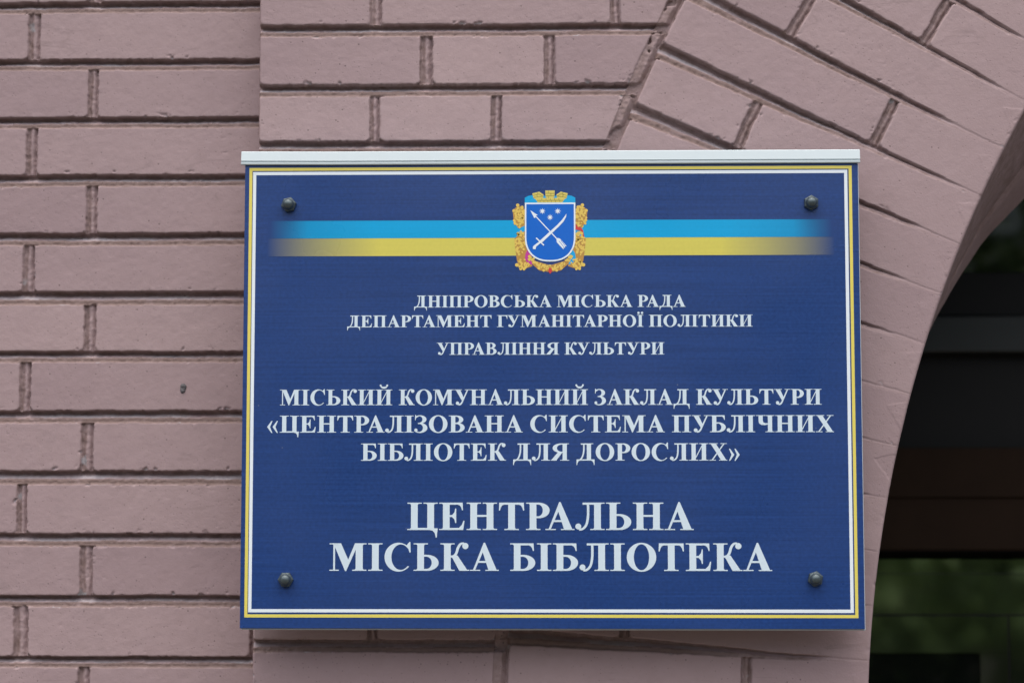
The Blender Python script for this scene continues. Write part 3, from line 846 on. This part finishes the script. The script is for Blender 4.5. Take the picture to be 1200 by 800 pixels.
# wreath silhouettes
leaf_bg = [[(604, 243), (611, 241), (616, 246), (616, 268), (607, 267), (602, 258), (601, 248)],
           [(612, 270), (617, 272), (620, 300), (624, 312), (612, 316), (606, 306), (604, 292), (603, 280)],
           [(608, 302), (622, 306), (623, 312), (612, 315), (606, 311)],
           [(619, 299), (628, 306), (644.6, 311), (644.6, 319), (632, 317), (623, 309)]]
bgs = [q for s_ in leaf_bg for q in (s_, mir(s_))]
art('wreath_ground', bgs, M_GOLD2, 1)
art('ribbon', [[(605.0, 276), (606.5, 270), (611, 266), (616, 264), (616, 270), (609, 274)]], M_CYAN, 2)
art('ribbon', [mir([(606.5, 276), (610, 271), (616, 269), (616, 272), (609, 277)])], M_CYAN, 2)
art('ribbon', [mir([(616, 263), (610, 264.5), (606, 270), (604.5, 279), (606.5, 277), (609, 270.5), (616, 268.8)])], M_RED, 3)
art('ribbon', [[(619, 291), (616, 297), (615, 304), (619, 309), (624, 310.5), (622, 303), (624, 298)]], M_MAG, 2)
art('ribbon', [mir([(619, 291), (615.5, 297), (614.5, 303), (618, 308), (623, 310.5), (622, 304), (625, 299)])], M_CYAN, 2)
rg = random.Random(4)
lobes, gaps = [], []
def cluster(cx_, cy_, wx, wy, n_, rmin, rmax):
    for _ in range(n_):
        a, q = rg.random() * 2 * math.pi, math.sqrt(rg.random())
        lobes.append(dsc(cx_ + wx * q * math.cos(a), cy_ + wy * q * math.sin(a), rmin + (rmax - rmin) * rg.random(), 8, .72, rg.random() * 3.1))
for side in (0, 1):
    k0 = len(lobes)
    cluster(608.8, 254, 6.8, 12.5, 56, 1.1, 1.9)
    lobes += [dsc(606.8, 240.3, 2.1), dsc(602.3, 246.6, 1.9), dsc(612, 242.5, 1.8), dsc(607, 243.6, 1.5), dsc(604, 250, 1.6), dsc(602.6, 258, 1.5), dsc(603.5, 262, 1.4)]
    cluster(610, 285, 6.0, 14.5, 66, 1.1, 1.9)
    cluster(613.5, 309, 7.5, 5.5, 30, 1.1, 1.9)
    lobes += [dsc(605.8, 310.5, 2.2), dsc(610.3, 315.0, 1.8), dsc(614, 315.5, 1.5), dsc(604.3, 284, 1.4), dsc(605, 293, 1.5)]
    for t_ in range(17):
        u = 620 + 24 * t_ / 16; v = 301 + 11.5 * math.sin(t_ / 16 * math.pi / 2)
        for _ in range(2): lobes.append(dsc(u + rg.uniform(-1, 1), v + rg.uniform(-1.6, 3.6), 1.0 + rg.random(), 8, .72, rg.random() * 3))
    lobes += [dsc(620.6, 300.6, 1.9), dsc(631.5, 314.3, 1.8), dsc(637, 317, 1.6)]
    if side: lobes[k0:] = [mir(s_) for s_ in lobes[k0:]]
art("oak_wreath", lobes, M_GOLD, 4)
art('wreath_clasp', [[(643, 314), (646.2, 314), (647, 318), (644.6, 321), (642.4, 318)]], M_RED, 6)
dots = []
for _ in range(46):
    s_ = rg.choice((0, 1)); u, v = rg.choice(((608.5, 254, ), (610, 285))); p = dsc(u + rg.uniform(-5, 5), v + rg.uniform(-11, 11), .55, 6)
    dots.append(mir(p) if s_ else p)
gaps = dots
art('crown_lining', [[(615, 237.5), (615, 231.5), (619, 229.3), (626, 228.2), (644.6, 229.5), (663, 228.2), (670, 229.3), (674.2, 231.5), (674.2, 237.5)]], M_CYAN, 2)
tow = [(623.8, 226.3), (631.9, 224.3), (637.1, 227.7), (636.4, 231.8), (631.2, 234.2), (625.4, 232.2)]
crown = art('mural_crown', [[(630.2, 237.0), (627.5, 233.0), (637, 231.8), (652.2, 231.8), (661.7, 233.0), (659.0, 237.0)], tow, mir(tow),
                    [(639.1, 222.9), (650.1, 222.9), (649.9, 230.2), (647.8, 232.2), (641.4, 232.2), (639.3, 230.2)]], M_CROWN, 3)
def ln(a, b, t=.34):
    dx, dy = b[0] - a[0], b[1] - a[1]; l = math.hypot(dx, dy); nx, ny = -dy / l * t / 2, dx / l * t / 2
    return [(a[0] + nx, a[1] + ny), (b[0] + nx, b[1] + ny), (b[0] - nx, b[1] - ny), (a[0] - nx, a[1] - ny)]
jl = [ln((629, 234.6), (660.2, 234.6)), ln((639.2, 226.3), (650, 226.3)), ln((639.3, 229.2), (649.9, 229.2)), ln((642.6, 223), (642.6, 226.2)), ln((645.6, 226.4), (645.6, 229.1)), ln((642.6, 229.3), (642.6, 232))]
for q in (633, 637.5, 642, 646.5, 651, 656): jl.append(ln((q, 234.7), (q, 236.9)))
for q in (635, 640, 645, 650, 655): jl.append(ln((q, 232.1), (q, 234.5)))
for s_ in (ln((624.3, 229), (632, 227)), ln((625, 231.2), (636.6, 229.6)), ln((632, 227), (636.8, 230)), ln((629.5, 225), (630, 227.4)), ln((629, 228), (630, 230.4))): jl += [s_, mir(s_)]
art('crown_joints', jl, M_LINE, 6)
art('shield_border', [shield(0, 306.6)], M_WHITE, 7)
art('shield_field', [shield(1.8, 306.6)], M_SHIELD, 8)
def star(u, v, ro, ri, n=8):
    return [(u + (ro if i % 2 == 0 else ri) * math.sin(math.pi * i / n), v - (ro if i % 2 == 0 else ri) * math.cos(math.pi * i / n)) for i in range(2 * n)]
for u, v in ((635.6, 247.4), (653.6, 247.4), (644.6, 254.6)): art('star', [star(u, v, 4.0, 1.5)], M_WHITE, 10)
art('arrow', [[(621.4, 246.2), (630.3, 252.0), (628.0, 252.6), (627.3, 255.3), (626.0, 255.2)], ln((627.5, 253.0), (653.5, 281.0), 1.2),
              [(652.0, 280.4), (653.3, 278.9), (656.0, 279.6), (664.0, 288.6), (661.6, 288.9), (662.3, 290.6), (660.2, 290.2), (660.3, 292.6), (652.4, 284.0)]], M_WHITE, 10)
art('fletching_line', [ln((655.2, 282.6), (660.6, 289.6), .5)], M_SHIELD, 11)
art('fletching_line', [ln((657.0, 281.6), (662.3, 288.2), .5)], M_SHIELD, 11)
art('sabre', [[(663.9, 250.3), (663.2, 254.5), (660.2, 259.8), (655.0, 265.4), (634.8, 284.6), (632.6, 282.2), (653.4, 263.2), (659.0, 257.2)],
              ln((628.3, 278.8), (637.4, 287.6), 1.5), [(633.6, 281.8), (635.2, 283.5), (628.2, 289.2), (627.6, 292.2), (624.6, 292.0), (624.4, 289.4), (626.0, 287.6)]], M_WHITE, 12)

# ------------------------------------------------------------------ domed cap nuts at the four corners
def cap_nut(x, z, rot):
    bm = bmesh.new()
    def ring(y, r, n, a0=0.0, hexa=False):
        vs = []
        for i in range(24):
            a = 2 * math.pi * i / 24 + a0
            rr_ = r
            if hexa:
                b_ = (a - a0) % (math.pi / 3) - math.pi / 6
                rr_ = r * math.cos(math.pi / 6) / math.cos(b_)
            vs.append(bm.verts.new((x + rr_ * math.cos(a), y, z + rr_ * math.sin(a))))
        return vs
    spec = [(0.0, .0100, True), (-.0050, .0102, True), (-.0062, .0094, True), (-.0066, .0078, False), (-.0070, .0073, False),
            (-.0096, .0071, False), (-.0122, .0062, False), (-.0140, .0044, False), (-.0149, .0020, False)]
    rs = [ring(y, r, 24, rot, h) for y, r, h in spec]
    for a, b_ in zip(rs[:-1], rs[1:]):
        for i in range(24): bm.faces.new((a[i], a[(i + 1) % 24], b_[(i + 1) % 24], b_[i]))
    bm.faces.new(rs[-1])
    bmesh.ops.recalc_face_normals(bm, faces=bm.faces)
    o = bm_obj('cap_nut', bm, M_BOLT, sign)
    for p_ in o.data.polygons: p_.use_smooth = p_.center.y < -.0066
    return o
for (x, z, a) in ((-.3503, 2.0080, .2), (.3306, 2.0080, .5), (-.3495, 1.5216, 0.0), (.3296, 1.5230, .35)):
    cap_nut(x, z, a)

# ------------------------------------------------------------------ trees and hedge across the yard (they show in the door glass)
def foliage_mat(name, a, b_):
    m, nt, b = mat_new(name)
    N, L = nt.nodes.new, nt.links.new
    oi = N('ShaderNodeTexCoord'); t = N('ShaderNodeTexNoise'); t.inputs['Scale'].default_value = 1.6; t.inputs['Detail'].default_value = 3
    L(oi.outputs['Object'], t.inputs['Vector'])
    mx = N('ShaderNodeMix'); mx.data_type = 'RGBA'; mx.inputs['A'].default_value = (*a, 1); mx.inputs['B'].default_value = (*b_, 1)
    L(t.outputs['Fac'], mx.inputs['Factor']); L(mx.outputs['Result'], b.inputs['Base Color'])
    b.inputs['Roughness'].default_value = .6
    return m
M_FOL = foliage_mat('green_leaves', (0.06, 0.11, 0.025), (0.15, 0.23, 0.05))
M_BARK = simple('grey_bark', (0.11, 0.09, 0.07), .9, noise=.3, nscale=20)
def leaf_cloud(blobs, n, size, seed):
    rg_ = np.random.default_rng(seed)
    w_ = np.array([b_[3] ** 2 for b_ in blobs]); w_ = w_ / w_.sum()
    pick = rg_.choice(len(blobs), n, p=w_)
    B = np.array(blobs)[pick]
    d = rg_.normal(size=(n, 3)); d /= np.linalg.norm(d, axis=1)[:, None]
    c = B[:, :3] + d * (B[:, 3] * rg_.uniform(.45, 1.05, n))[:, None]
    u = rg_.normal(size=(n, 3)); u /= np.linalg.norm(u, axis=1)[:, None]
    v = np.cross(u, rg_.normal(size=(n, 3))); v /= np.linalg.norm(v, axis=1)[:, None]
    s = (size * rg_.uniform(.6, 1.3, n))[:, None]
    V = np.stack([c - u * s, c - v * s * .5, c + u * s, c + v * s * .5], 1).reshape(-1, 3)
    me = bpy.data.meshes.new('crown')
    me.vertices.add(4 * n); me.vertices.foreach_set('co', V.reshape(-1).astype(np.float32))
    me.loops.add(4 * n); me.loops.foreach_set('vertex_index', np.arange(4 * n).astype(np.int32))
    me.polygons.add(n); me.polygons.foreach_set('loop_start', (np.arange(n) * 4).astype(np.int32))
    me.update(calc_edges=True)
    return me
rt = random.Random(8)
tree0 = empty('broadleaf_tree', (0, 0, 0))
blobs = [(rt.uniform(-1.9, 1.9), rt.uniform(-1.7, 1.7), rt.uniform(0.9, 4.1), rt.uniform(.40, .85)) for _ in range(34)]
cr = link_mesh('crown', leaf_cloud(blobs, 7500, .10, 3), M_FOL, tree0)
bm = bmesh.new()
bmesh.ops.create_cone(bm, cap_ends=True, segments=12, radius1=.20, radius2=.06, depth=3.8, matrix=Matrix.Translation((0, 0, 1.9)))
for k in range(6):
    a = k * 1.05
    dv = Vector((math.cos(a), math.sin(a), 1.1)).normalized()
    mt_ = Matrix.Translation(Vector((0, 0, 1.5 + .35 * k)) + dv * .75) @ dv.to_track_quat('Z', 'Y').to_matrix().to_4x4()
    bmesh.ops.create_cone(bm, cap_ends=True, segments=8, radius1=.07, radius2=.025, depth=1.5, matrix=mt_)
tk = bm_obj('trunk', bm, M_BARK, tree0, True)
spots = [(3.4, -9.5, 0.3, 1.0), (-1.2, -11.0, 1.4, 1.1), (-5.6, -10.2, 2.7, .95), (7.6, -11.4, 4.0, 1.1), (5.4, -13.5, 5.1, 1.2), (-9.8, -12.0, .9, 1.1), (1.2, -14.0, 2.2, 1.15)]
for i, (x, y, a, s_) in enumerate(spots):
    if i == 0: o = tree0
    else:
        o = tree0.copy(); COL.objects.link(o)
        for ch in (cr, tk):
            c = ch.copy(); COL.objects.link(c); c.parent = o
    o.location = (x, y, 0); o.rotation_euler = (0, 0, a); o.scale = (s_, s_, s_ * .82)
    tag(o, 'leafy green tree mirrored in the dark glass of the doorway', 'tree', 'trees facing the doorway')
hb = [(rt.uniform(-3, 8), rt.uniform(-9.2, -8.4), rt.uniform(.15, 1.5), rt.uniform(.3, .5)) for _ in range(170)]
hd_ = link_mesh('hedge', leaf_cloud(hb, 30000, .06, 9), M_FOL)
tag(hd_, 'low green hedge mirrored in the door glass under the trees', 'hedge')
